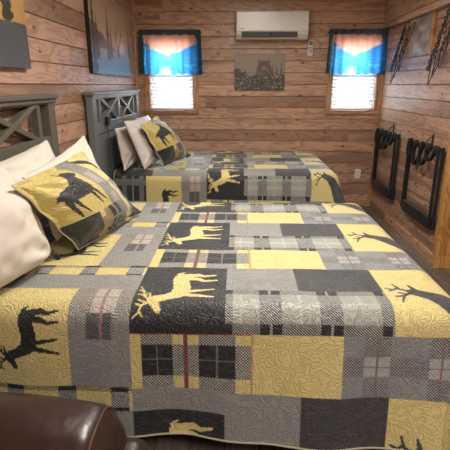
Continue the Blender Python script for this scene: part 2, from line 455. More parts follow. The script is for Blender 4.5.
def pip(X, Y, poly):
    ins = np.zeros(X.shape, bool); n = len(poly)
    for i in range(n):
        x0, y0 = poly[i]; x1, y1 = poly[(i+1) % n]
        c = ((y0 > Y) != (y1 > Y))
        if y0 != y1: ins ^= c & (X < (x1-x0)*(Y-y0)/(y1-y0)+x0)
    return ins
def stroke(X, Y, pts, w0, w1=None):
    w1 = w0 if w1 is None else w1
    m = np.zeros(X.shape, bool); n = len(pts)-1
    for i in range(n):
        (x0, y0), (x1, y1) = pts[i], pts[i+1]
        dx, dy = x1-x0, y1-y0; L = dx*dx+dy*dy
        t = np.clip(((X-x0)*dx+(Y-y0)*dy)/max(L, 1e-9), 0, 1)
        d = np.hypot(X-x0-t*dx, Y-y0-t*dy)
        m |= d < (w0+(w1-w0)*((i+t)/n))
    return m
def ell(X, Y, cx, cy, a, b, r=0):
    c, s = math.cos(r), math.sin(r); dx, dy = X-cx, Y-cy
    return ((dx*c+dy*s)/a)**2+((-dx*s+dy*c)/b)**2 < 1

rng = np.random.default_rng(5)
def vnoise(X, Y, f, seed=0):
    """smooth value noise"""
    g = np.random.default_rng(seed).random((64, 64))
    x = X*f; y = Y*f; xi = np.floor(x).astype(int); yi = np.floor(y).astype(int)
    fx = x-xi; fy = y-yi; fx = fx*fx*(3-2*fx); fy = fy*fy*(3-2*fy)
    a = g[xi % 64, yi % 64]; b = g[(xi+1) % 64, yi % 64]; c = g[xi % 64, (yi+1) % 64]; d = g[(xi+1) % 64, (yi+1) % 64]
    return (a*(1-fx)+b*fx)*(1-fy)+(c*(1-fx)+d*fx)*fy
def put(C, m, rgb, a=1.0):
    c = np.array(lin(rgb))
    if isinstance(m, np.ndarray) and m.dtype == bool:
        C[m] = C[m]*(1-a)+c*a
    else: C[:] = C*(1-(m*a)[..., None])+c*(m*a)[..., None]

def valance_col(p, q):
    C = np.zeros(p.shape+(3,)); put(C, np.ones_like(p), (238, 168, 140))
    n = vnoise(p, q, 9, 3)
    put(C, np.clip((q-.3)*2+.4*(n-.5), 0, 1), (244, 184, 160))
    edge = .62-.42*np.abs(2*p-.92)**.8+.16*(n-.5)
    bl = np.clip((q-edge)*14, 0, 1)
    put(C, bl, (74, 152, 200))
    put(C, bl*np.clip((p-.62)*6, 0, 1), (58, 122, 182))
    put(C, bl*np.clip(1-np.abs(p-.45)*4.0, 0, 1)*np.clip(1-np.abs(q-.62)*4, 0, 1), (120, 220, 232))
    put(C, np.clip(1-np.abs(p-.42)*9, 0, 1)*np.clip((q-.8)*8, 0, 1)*(n > .3), (236, 180, 160))
    put(C, np.clip((np.sin(q*40+n*9)-.72)*3, 0, 1)*bl*(q > .6), (86, 186, 220), .6)
    tr = (q < .10+.04*vnoise(p, q, 40, 8)) | (p < .045+.05*vnoise(p*0, q, 30, 4)) | ((p > .9) & (q < .12+(p-.9)*2.5+.1*vnoise(p, q, 30, 9)))
    put(C, tr, (92, 114, 120))
    put(C, (tr) & (vnoise(p, q, 60, 2) > .55), (96, 116, 112))
    return C
def valance(x0, x1, label):
    zt, zb = 2.115, 1.625; n, m = 150, 70
    t = thing('curtain_valance', label, 'curtain', ((x0+x1)/2, YB-.055, zb), 'printed lake valances')
    w = x1-x0
    a = np.linspace(0, 1, n)[:, None]*np.ones((1, m)); q = np.ones((n, 1))*np.linspace(0, 1, m)[None]
    flare = 1+.05*q
    ph = 2*PI*a
    y = -.016*np.sin(ph*8.3+1.5*np.sin(ph*1.7)+x0)*(0.35+.65*q)-.012*np.sin(ph*3.1+2*x0)*q-.03*q*(1-q)
    y = y-.022*np.exp(-((q-.06)/.03)**2)*0
    zz = (1-q)*(zt-zb)+.008*np.sin(ph*7)*(q > .97)+.006*np.sin(ph*21)*np.exp(-(q/.03)**2)
    P = np.stack([(a-.5)*w*flare, y, zz], -1)
    me = grid_mesh('cloth', P)
    C = valance_col(a, q); set_col(me, 'col', np.concatenate([C, np.ones(C.shape[:2]+(1,))], -1))
    o = link('cloth', me, M['valance'], t)
    r = MB().cyl((-w/2-.02, .012, zt-zb-.035), (w/2+.01, .012, zt-zb-.035), .006, 10)
    for sx in (-w/2-.005, w/2-.005):
        r.box((sx-.006, .008, zt-zb-.045), (sx+.006, .055, zt-zb-.025), .002)
    r.build('curtain_rod', M['black'], t)
valance(.075, .80, 'printed lake and mountain valance hanging over the left window')
valance(2.29, 2.955, 'printed lake and mountain valance hanging over the right window in the corner')

# ------------------------------------------------------------------ pictures
def picture(name, label, origin, ax, up, w, h, d, colf, nx, nz, group=None):
    """canvas: origin = lower corner on the wall, ax = direction of width, out = thickness direction"""
    t = thing(name, label, 'picture', origin, group)
    ax = Vector(ax); out = Vector(up)
    a = np.linspace(0, 1, nx)[:, None]*np.ones((1, nz)); q = np.ones((nx, 1))*np.linspace(0, 1, nz)[None]
    A = np.array(ax); O = np.array(out)
    P = a[..., None]*w*A+O*(d+.0005)+np.array([0, 0, 1])*(q*h)[..., None]
    fl = ax.cross(Vector((0, 0, 1))).dot(out) < 0
    me = grid_mesh('print', P, flip=fl)
    C = colf(a, q); set_col(me, 'col', np.concatenate([C, np.ones(C.shape[:2]+(1,))], -1))
    for p in me.polygons: p.use_smooth = False
    link('print', me, M['canvas_print'], t)
    b = MB(); c0 = Vector((0, 0, 0)); c1 = ax*w+out*d+Vector((0, 0, h))
    b.box([min(c0[i], c1[i]) for i in range(3)], [max(c0[i], c1[i]) for i in range(3)], .002)
    b.build('stretcher', M['canvas_side'], t)
    return t
def pine_shape(a, q, cx, base, top, wid, seed):
    f = np.clip((top-q)/(top-base), 0, 1)
    w = wid*f*(.55+.45*np.abs(np.sin(f*26+seed)))*(.7+.6*vnoise(a*3, q, 30, seed))
    return (q > base) & (q < top) & (np.abs(a-cx) < w)
def pic1(a, q):       # a runs from the far end towards the camera reversed below
    C = np.zeros(a.shape+(3,)); put(C, np.ones_like(a), (196, 150, 78))
    put(C, np.clip((q-.55)*1.4, 0, 1), (176, 140, 92)); put(C, vnoise(a, q, 6, 5)*.5, (150, 112, 62))
    put(C, q < .37+.01*vnoise(a, q, 30, 4), (74, 74, 76))
    put(C, np.clip((.28-q)*2.2, 0, 1), (84, 86, 92))
    for cx, top, w in ((.84, 1.15, .06), (.62, .9, .07), (.45, 1.02, .08), (.2, .85, .07), (.05, .95, .08)):
        put(C, pine_shape(a, q, cx, .38, top, w, int(cx*100)), (46, 38, 30))
    return C
picture('canvas_picture', 'dark lake and gold sky tree canvas over the near headboard', (XL, 1.44, 1.59), (0, 1, 0), (1, 0, 0), 1.31, .62, .035, pic1, 220, 110, 'wide landscape canvases on the left wall')
def pic2(a, q):
    C = np.zeros(a.shape+(3,)); put(C, np.ones_like(a), (172, 142, 116))
    put(C, vnoise(a, q, 5, 7)*.6, (178, 146, 112))
    put(C, np.clip((.5-q)*2.6, 0, 1), (112, 118, 122)); put(C, np.clip((.2-q)*4, 0, 1), (112, 138, 156))  # bluish bottom: printed mist plus window reflection painted in
    put(C, (q < .62-.55*a+.1*vnoise(a, q, 12, 3)) & (q > .35), (92, 82, 72))
    put(C, np.clip(1-((a-.72)/.16)**2-((q-.42)/.12)**2, 0, 1), (214, 172, 134))
    for cx, b, top, w in ((.06, 0, 1.1, .07), (.13, .2, .8, .06), (.38, .2, .98, .055), (.45, .25, .72, .05), (.97, .3, .8, .04)):
        put(C, pine_shape(a, q, cx, b, top, w, int(cx*100)), (58, 54, 50))
    put(C, stroke(a, q, [(.62, .42), (.58, .55), (.64, .68), (.62, .78)], .012, .006) | stroke(a, q, [(.66, .42), (.72, .55), (.74, .68)], .012, .006)
        | stroke(a, q, [(.60, .6), (.54, .66)], .008, .004) | stroke(a, q, [(.73, .6), (.80, .66)], .008, .004), (62, 52, 44))
    put(C, ell(a, q, .64, .34, .03, .09), (74, 64, 56))
    return C
picture('canvas_picture', 'misty elk and pine tree canvas above the far bed', (XL, 3.93, 1.595), (0, 1, 0), (1, 0, 0), 1.36, .625, .035, pic2, 200, 100, 'wide landscape canvases on the left wall')
def pic_bear(a, q):
    C = np.zeros(a.shape+(3,)); put(C, np.ones_like(a), (150, 134, 116))
    put(C, np.abs((q*4.2) % 1) < .05, (116, 102, 88)); put(C, vnoise(a, q, 7, 2)*.35, (124, 114, 100))
    for k in range(9): put(C, pine_shape(a, q, .72+.034*k, .2, .62+.2*math.sin(k*2.3), .035, k), (84, 80, 72))
    fol = q < .34+.22*np.abs(2*a-1)**1.5*(a < .5)+.10*vnoise(a, q, 14, 6)+.06*(a > .8)
    bear = ell(a, q, .59, .50, .155, .30) | ell(a, q, .58, .68, .12, .13) | ell(a, q, .60, .38, .19, .22) | ell(a, q, .485, .785, .026, .042) | ell(a, q, .675, .785, .026, .042)
    put(C, bear, (84, 66, 54)); put(C, bear & (vnoise(a, q, 30, 3) > .55), (110, 88, 70))
    put(C, ell(a, q, .58, .62, .05, .07), (132, 108, 88)); put(C, ell(a, q, .58, .655, .02, .02), (44, 34, 30))
    put(C, ell(a, q, .535, .71, .012, .012) | ell(a, q, .625, .71, .012, .012), (36, 28, 26))
    put(C, fol, (76, 72, 62)); put(C, fol & (vnoise(a, q, 34, 9) > .52), (58, 56, 50)); put(C, fol & (vnoise(a, q, 40, 19) > .72), (146, 136, 118))
    return C
picture('canvas_picture', 'small canvas print of a brown bear below the air conditioner', (1.195, YB, 1.44), (1, 0, 0), (0, -1, 0), .60, .415, .022, pic_bear, 200, 140)
def pic_cloud(a, q):
    C = np.zeros(a.shape+(3,)); put(C, np.ones_like(a), (150, 142, 136))
    put(C, np.clip((vnoise(a, q, 4, 2)-.4)*2, 0, 1), (112, 106, 104)); put(C, np.clip((vnoise(a, q, 7, 12)-.55)*2.4, 0, 1), (186, 178, 172))
    return C
t = picture('framed_picture', 'grey cloudy picture with pine edges between the hanger strips', (XR, 4.37, 1.765), (0, 1, 0), (-1, 0, 0), .53, .345, .014, pic_cloud, 60, 40)
for y in (-.045, .53):
    MB().box((-.022, y, -.003), (0, y+.045, .347), .003).build('frame_side', M['honey'], t, uv=lambda c: (c[:, 2], c[:, 1]))

# ------------------------------------------------------------------ air conditioner, remote, outlet
t = thing('air_conditioner', 'white wall mounted split air conditioner high on the back wall', 'air conditioner', (1.62, YB, 2.0))
w = .405
prof = [(0, .0), (-.13, .0), (-.185, .05), (-.195, .10), (-.195, .265), (-.18, .29), (-.15, .297), (0, .297)]
b = MB(); b.prism([(y, z) for y, z in prof], 0, -w, w)
b.build('housing', M['plastic'], t)
MB().box((-w+.004, -.202, .082), (w-.004, -.193, .283), .006).build('front_panel', M['plastic'], t)
R = Matrix.Rotation(math.radians(-42), 3, 'X')
MB().box((-.345, -.1915, .022), (.285, -.15, .076), .002, rot=None).build('air_outlet', M['plastic_dark'], t)
fl = MB()
for z in (.036, .05, .064): fl.box((-.34, -.194, z-.002), (.28, -.18, z+.002), .001, rot=Matrix.Rotation(math.radians(12), 3, 'X'))
fl.build('louver', M['plastic_grey'], t)
MB().box((-.028, -.196, .028), (.0, -.172, .072), .002).build('louver_arm', M['plastic_dark'], t)
MB().box((.33, -.181, .045), (.345, -.176, .06), .001, rot=R).build('display', M['plastic_grey'], t)
MB().box((-.355, -.2035, .104), (-.315, -.2015, .111), .001).box((-.37, -.2035, .104), (-.36, -.2035+.002, .112), .001).build('logo', M['plastic_grey'], t)

t = thing('remote_control', 'white remote control in a wall holder right of the air conditioner', 'remote', (2.085, YB, 1.825))
MB().box((-.03, -.022, 0), (.03, 0, .075), .004).build('wall_mount', M['white_vinyl'], t)
MB().box((-.026, -.03, .012), (.026, -.008, .175), .005).build('body', M['plastic'], t)
MB().box((-.019, -.032, .115), (.019, -.029, .162), .001).build('screen', M['screen'], t)
k = MB()
for i in range(3):
    for j in range(2): k.box((-.018+j*.02, -.032, .04+i*.023), (-.002+j*.02, -.029, .054+i*.023), .001)
k.build('buttons', M['plastic_grey'], t)

t = thing('wall_outlet', 'white double power outlet low on the back wall by the corner', 'outlet', (2.765, YB, .365))
MB().box((-.038, -.007, 0), (.038, 0, .12), .003).build('plate', M['outlet'], t)
for z in (.033, .087):
    s = MB().box((-.017, -.009, z-.014), (.017, -.006, z+.014), .003).build('socket', M['outlet'], t)
    MB().box((-.008, -.0095, z-.004), (-.005, -.0085, z+.007)).box((.005, -.0095, z-.004), (.008, -.0085, z+.007)).build('slot', M['plastic_dark'], s)

# ------------------------------------------------------------------ quilt pattern
YEL, GRY, DRK, BLK, LGT, WHT, RED = (224, 206, 138), (150, 149, 144), (66, 66, 66), (40, 41, 43), (166, 168, 156), (196, 195, 186), (158, 54, 56)
MG, DG = (126, 127, 126), (84, 84, 85)
def deer(X, Y, var=0):
    """standing stag facing -X, Y up, unit box"""
    m = pip(X, Y, [(.30, .58), (.38, .60), (.55, .575), (.76, .61), (.88, .60), (.94, .52), (.93, .42), (.86, .36), (.74, .38), (.60, .345), (.46, .34), (.38, .36), (.32, .44)])
    m |= pip(X, Y, [(.44, .59), (.38, .36), (.30, .46), (.24, .62), (.20, .76), (.26, .84), (.33, .80), (.37, .68)])
    m |= pip(X, Y, [(.25, .87), (.31, .82), (.28, .74), (.20, .71), (.09, .67), (.045, .69), (.07, .75), (.15, .80), (.19, .86)])
    m |= stroke(X, Y, [(.29, .84), (.40, .86)], .024, .008)
    for s in ([(.25, .85), (.32, .92), (.44, .95), (.56, 1.01)], [(.34, .925), (.36, 1.0)], [(.44, .95), (.47, 1.02)], [(.30, .90), (.40, .89)],
              [(.20, .85), (.15, .92), (.06, .95), (.0, 1.02)], [(.15, .92), (.17, 1.0)], [(.08, .945), (.02, .90)], [(.19, .87), (.24, .98)]):
        m |= stroke(X, Y, s, .017, .009)
    m |= stroke(X, Y, [(.38, .43), (.35, .22), (.33, .14), (.31, .02)], .042, .016)
    m |= stroke(X, Y, [(.46, .40), (.49, .20), (.52, .03)], .038, .015)
    m |= stroke(X, Y, [(.88, .48), (.92, .28), (.89, .18), (.93, .02)], .06, .016)
    m |= stroke(X, Y, [(.82, .44), (.80, .26), (.75, .17), (.78, .0)], .05, .016)
    m |= stroke(X, Y, [(.93, .56), (.985, .48)], .025, .012)
    return m
def doe(X, Y):
    """deer seen from the side without antlers, neck raised, facing +X, unit box"""
    m = pip(X, Y, [(.04, .50), (.07, .60), (.16, .665), (.30, .69), (.44, .74), (.54, .86), (.60, .97), (.68, 1.0), (.82, .96), (.90, .90), (.86, .86), (.76, .84), (.76, .70), (.78, .56), (.72, .46), (.58, .42), (.40, .40), (.24, .40), (.10, .42)])
    m |= stroke(X, Y, [(.60, .95), (.54, 1.02)], .025, .012)
    m |= stroke(X, Y, [(.13, .47), (.10, .26), (.13, .0)], .065, .018) | stroke(X, Y, [(.22, .44), (.24, .24), (.30, .05)], .055, .017)
    m |= stroke(X, Y, [(.62, .46), (.66, .26), (.72, .08)], .045, .017) | stroke(X, Y, [(.71, .50), (.78, .30), (.86, .14)], .045, .016)
    m |= stroke(X, Y, [(.06, .58), (.0, .48)], .03, .012)
    return m
class Cloth:
    def __init__(s, shape):
        s.A = np.zeros(shape+(4,)); s.B = np.zeros(shape+(4,)); s.B[..., 3] = 1
    def solid(s, m, c):
        s.A[m] = (*lin(c), 0)
    def hatch(s, m, c1, c2, mode=.5):
        s.A[m] = (*lin(c1), mode); s.B[m] = (*lin(c2), 1)
def within(v, a, b): return (v >= a) & (v < b)

def quilt_pattern(S, T):
    """S from the headboard to the foot, T across; one repeat is .675 in T"""
    c = Cloth(S.shape)
    P = .675
    k = np.floor((T-1.385)/P); t = (T-1.385)-k*P          # 0..P, 0 at the lower (near) edge of the light plaid row
    hLP, hGD = .222, .222
    rLP = t < hLP; rGD = within(t, hLP, hLP+hGD); rY = t >= hLP+hGD
    right = S >= .86
    # --- light plaid
    q = 1-t/hLP                       # 0 at the far edge
    m = right & rLP & within(S, 1.205, 1.82)
    c.solid(m, LGT)
    c.hatch(m & within(q, .42, .56), WHT, LGT, .5)
    ph = ((S-1.375+.11) % .22)-.11
    c.hatch(m & (np.abs(np.abs(ph)-.11) < .006), WHT, LGT, .5)
    hx = (np.abs(ph) < .039) | (S < 1.235)
    hq = (q < .15) | (q > .83)
    c.hatch(m & (hx | hq), BLK, WHT, .5)
    c.solid(m & hx & hq, BLK)
    c.hatch(m & hx & hq & (np.abs(ph) < .003), WHT, BLK, .5)
    # --- grey / dark
    m = right & rGD
    c.solid(m & within(S, 1.205, 1.49), GRY); c.solid(m & within(S, 1.49, 1.82), DRK)
    # --- yellow and dark plaid row
    hY = P-hLP-hGD; q = 1-(t-hLP-hGD)/hY
    m = right & rY & (S < 1.345)
    c.hatch(m, BLK, WHT, 1.0)
    dk = within(S, .90, 1.015) | within(S, 1.11, 1.245)
    mid = within(q, .19, .76)
    c.solid(m & dk & mid, BLK)
    c.solid(m & dk & mid & ((np.abs(S-.957) < .0022) | (np.abs(S-1.178) < .0022) | (np.abs(q-.47) < .010)), (118, 116, 110))
    c.solid(m & (S < .90), YEL)
    yc = within(S, 1.015, 1.11) | (S >= 1.245)
    c.solid(m & yc & ~mid, YEL)
    c.hatch(m & (np.abs(S-1.062) < .007), RED, DG, 1.0)
    c.solid(m & (q < .018), RED)
    m = right & rY & within(S, 1.302, 1.64)
    c.solid(m, YEL); c.hatch(m & (S < 1.31), RED, YEL, 1.0)
    m = right & rY & (S >= 1.64)
    i = np.searchsorted(np.array([1.715, 1.81, 1.95, 2.04, 2.18, 2.27, 2.41]), S.ravel()).reshape(S.shape); j = np.floor(q*3).clip(0, 2).astype(int)
    c.hatch(m, (56, 57, 59), (172, 172, 168), 1.0)
    c.hatch(m & (i % 2 == 0) & (j != 1), (118, 120, 120), (164, 165, 163), 1.0)
    c.solid(m & (i % 2 == 1) & (j == 1), (170, 172, 170))
    c.hatch(m & ((np.abs(q-.5) < .015) | (np.abs(S-1.762) < .003) | (np.abs(S-1.995) < .003) | (np.abs(S-2.225) < .003)), (146, 76, 76), MG, 1.0)
    # --- dark deer square
    m = right & (rLP | rGD) & (S < 1.205)
    low = T < 1.06
    c.solid(m, BLK)
    c.solid(right & (S < 1.205) & (T < 1.156) & (T > 1.06), GRY)
    X = (t-.055+np.where(T < 1.156, .085, 0))/.335; Y = (1.165-S)/.292
    dm = m & deer(X, Y)
    c.solid(dm, (232, 212, 140))
    # --- antler square
    m = right & (rLP | rGD) & (S >= 1.82)
    c.solid(m, YEL)
    a = (S-1.835)/.85; d = t-.005
    am = pip(a, d, [(.085, .225), (.12, .255), (.16, .24), (.22, .215), (.32, .165), (.46, .12), (.62, .10), (.62, -.2), (.40, -.06), (.30, -.01), (.22, .07), (.15, .17), (.09, .205)])
    for s_ in ([(.105, .23), (.05, .25), (.01, .225)], [(.06, .25), (.045, .29)], [(.03, .237), (.0, .25)], [(.11, .225), (.06, .185), (.035, .135)], [(.06, .185), (.02, .18)], [(.075, .2), (.045, .215)]):
        am |= stroke(a, d, s_, .0085, .0045)
    am |= stroke(a, d, [(.13, .245), (.115, .285)], .013, .005)
    c.solid(m & am, DRK)
    # ---------------- left part
    left = ~right
    u0 = 1.165
    k = np.floor((T-u0)/P); t = (T-u0)-k*P        # 0..P ; 0 = near edge of the deer panel
    hD, hGr = .435, .14
    m = left & (t < hD) & (S < .63)
    c.solid(m, YEL)
    X = (t-.05)/.265; Y = (.595-S)/.245
    c.solid(m & deer(X, Y, 1), BLK)
    m2 = left & (t < hD) & (S < .30)
    c.hatch(m2, BLK, GRY, 1.0)
    gs, gt = (S+.05) % .165, t % .2
    c.solid(m2 & (gs < .125) & (gt < .15), BLK)
    c.hatch(m2 & (gs < .125) & (gt < .15) & ((np.abs(gs-.062) < .003) | (np.abs(gt-.075) < .003)), WHT, BLK, 1.0)
    m = left & (t < hD) & (S >= .63)
    c.solid(m, GRY)
    pl = m & (t > .19)
    qq = (t-.19)/.245; ss = (S-.63)/.23
    c.hatch(pl, DG, (186, 180, 168), 1.0)
    c.solid(pl & within(ss, .34, .74) & (qq > .42), (186, 180, 168))
    c.hatch(pl & (qq < .42) & within(ss, .30, .70), BLK, MG, 1.0)
    c.solid(pl & (qq < .42) & ((ss < .26) | (ss > .74)), GRY)
    c.hatch(pl & ((np.abs(ss-.53) < .018) | (np.abs(qq-.72) < .02)), RED, LGT, 1.0)
    m = left & within(t, hD, hD+hGr)
    c.solid(m & (S >= .36), GRY); c.solid(m & (S < .36), DRK)
    m = left & (t >= hD+hGr)
    qb = (t-hD-hGr)/(P-hD-hGr)
    c.hatch(m, BLK, WHT, 1.0)
    px = (S+.02) % .20
    ed = (qb < .14) | (qb > .80)
    c.solid(m & (px > .065), YEL)
    c.hatch(m & (px > .065) & (qb > .78), BLK, YEL, 1.0)
    c.solid(m & (px <= .065) & ed, BLK)
    c.solid(m & (S < .15), DRK)
    return c

def drape(S, T, S1, T1, T2, ztop, R, seed):
    """flat quilt coords -> draped points. S>S1 hangs over the foot, T<T1 the near side, T>T2 the far side."""
    a = np.maximum(S-S1, 0); bn = np.maximum(T1-T, 0); bf = np.maximum(T-T2, 0)
    b = bn+bf; sgn = np.where(bf > 0, 1.0, -1.0)
    r = np.hypot(a, b); rr = np.maximum(r, 1e-9)
    dx = np.where(r > 0, a/rr, 0); dy = np.where(r > 0, b/rr, 0)
    al = math.radians(2.0)+math.radians(24)*(2*dx*dy)**1.5
    arc = R*(PI/2-al)
    th = np.minimum(r, arc)/R
    out = R*np.sin(th); drop = R*(1-np.cos(th))
    ex = np.maximum(r-arc, 0)
    out = out+ex*np.sin(al); drop = drop+ex*np.cos(al)
    drop = drop+ex*np.clip(.07*(S-.95), 0, .09)*dy
    out = out+ex*np.clip(.07*(S-.95), 0, .09)*dy
    # soft folds in the hanging part
    fold = (.014*np.sin(S*7.5+seed)+.008*np.sin(S*17+2*seed))*dy+(.016*np.sin(T*8.5+seed*3)+.008*np.sin(T*19))*dx
    out = out+fold*np.clip(ex/.4, 0, 1)+ .012*np.clip(ex/.5, 0, 1)
    fl = np.clip((2*dx*dy), 0, 1)
    ang = np.arctan2(dy, dx)
    out = out+fl*np.clip(ex/.45, 0, 1)*.05*np.sin(ang*7+1.2)
    x = np.minimum(S, S1)+out*dx
    y = np.clip(T, T1, T2)+out*dy*sgn
    z = ztop-drop
    top = (1-np.clip(r/.08, 0, 1))
    z = z+top*.006*(vnoise(S, T, 5, seed)-.5)+.003*(vnoise(S+3, T, 14, seed+1)-.5)
    z = np.maximum(z, .012)
    return np.stack([x, y, z], -1)

def make_quilt(name, label, near, far, foot, ds, dt, res, seed, hang, ztop=.733):
    R = .095
    S1 = foot-R; T1 = near+R; T2 = far-R
    s = np.arange(.10, S1+.62, res); tt = np.arange(T1-hang, T2+.50, res)
    S, T = np.meshgrid(s, tt, indexing='ij')
    P = drape(S, T, S1, T1, T2, ztop, R, seed)
    P[..., 1] = np.minimum(P[..., 1], YB-.028)
    me = grid_mesh(name, P, np.stack([S, T], -1))
    off = T1-1.535
    c = quilt_pattern(S-ds, T-off-dt)
    set_col(me, 'colA', c.A); set_col(me, 'colB', c.B)
    o = link(name, me, M['quilt']); tag(o, label, 'quilt', 'wildlife patchwork quilts')
    # bound edge
    edge = np.concatenate([P[:, 0], P[-1, 1:], P[::-1, -1][1:], P[0, ::-1][1:]])[::3]
    b = MB(); b.tube([tuple(p) for p in edge], .0045, 6, False); b.build('binding', M['binding'], o, smooth=True)
    return o
B1 = dict(near=1.44, far=3.07, foot=2.115)
B2 = dict(near=4.06, far=5.58, foot=2.19)
make_quilt('patchwork_quilt', 'yellow grey patchwork deer quilt spread over the near bed', B1['near'], B1['far'], B1['foot'], 0, 0, .004, 3, .585)
make_quilt('patchwork_quilt', 'yellow grey patchwork deer quilt spread over the far bed', B2['near'], B2['far'], B2['foot'], .10, -.15, .008, 5, .585)

# ------------------------------------------------------------------ beds
def bed(B, hy0, hy1, label, mat):
    yc = (B['near']+B['far'])/2
    t = thing('bed', label, 'bed', (0.0, yc, 0), 'queen beds with grey headboards')
    n, f, ft = B['near']+.035-yc, B['far']-.035-yc, B['foot']-.035
    MB().box((.10, n, .42), (ft, f, .712), .07, 4).build('mattress', M['mattress'], t, smooth=True)
    MB().box((.10, n+.01, .20), (ft-.01, f-.01, .415), .02).build('box_spring', M['dark_base'], t)
    for x in (.3, ft-.45):
        for y in (n+.3, f-.3): MB().box((x-.03, y-.03, 0), (x+.03, y+.03, .20), .004).build('leg', M['dark_base'], t)
    # headboard
    y0, y1 = hy0-yc, hy1-yc
    hb = MB().box((.036, y0+.01, .22), (.062, y1-.01, 1.10), .003)
    hb = hb.build('headboard', M[mat], t)
    for (ya, yb) in ((y0, y0+.10), (y1-.10, y1)): MB().box((.022, ya, 0), (.078, yb, 1.40), .004).build('stile', M[mat], hb)
    MB().box((.026, y0+.1, 1.385), (.074, y1-.1, 1.405), .003).build('top_rail', M[mat], hb)
    MB().box((.026, y0+.1, 1.10), (.074, y1-.1, 1.195), .004).build('lower_rail', M[mat], hb)
    p = MB(); p.box((.018, y0-.01, 1.395), (.088, y1+.01, 1.425), .004); p.box((.012, y0-.03, 1.42), (.102, y1+.03, 1.447), .006)
    p.build('cap', M[mat], hb)
    W = y1-y0; fz0, fz1 = 1.19, 1.39
    posts = [.205, .25, W/2-.03, W/2+.03, W-.25, W-.205]
    for (ya, yb) in ((y0+.205, y0+.25), (y1-.25, y1-.205), (y0+W/2-.03, y0+W/2+.03)):
        MB().box((.03, ya, fz0), (.07, yb, fz1), .003).build('post', M[mat], hb)
    for (a, b) in ((y0+.25, y0+W/2-.03), (y0+W/2+.03, y1-.25)):
        x = MB()
        x.bar((.052, a+.01, fz0-.005), (.052, b-.01, fz1+.005), .03, .05, .003, up=Vector((1, 0, 0)))
        x.bar((.046, a+.01, fz1+.005), (.046, b-.01, fz0-.005), .03, .05, .003, up=Vector((1, 0, 0)))
        x.build('cross_brace', M[mat], hb)
    return t
bed(B1, 1.14, 2.93, 'near queen bed with grey X panel headboard under a patchwork quilt', 'grey_wood')
bed(B2, 3.70, 5.42, 'far queen bed with grey X panel headboard below the misty canvas', 'grey_window_lit')
t = thing('phone_charger', 'small black charger box clipped on the far headboard rail', 'charger', (.079, 4.03, 1.16))
MB().box((0, -.035, 0), (.03, .035, .075), .005).build('body', M['black'], t)
MB().tube([(.012, 0, 0), (.012, .005, -.2), (.012, .02, -.38)], .003, 6).build('cord', M['black'], t)

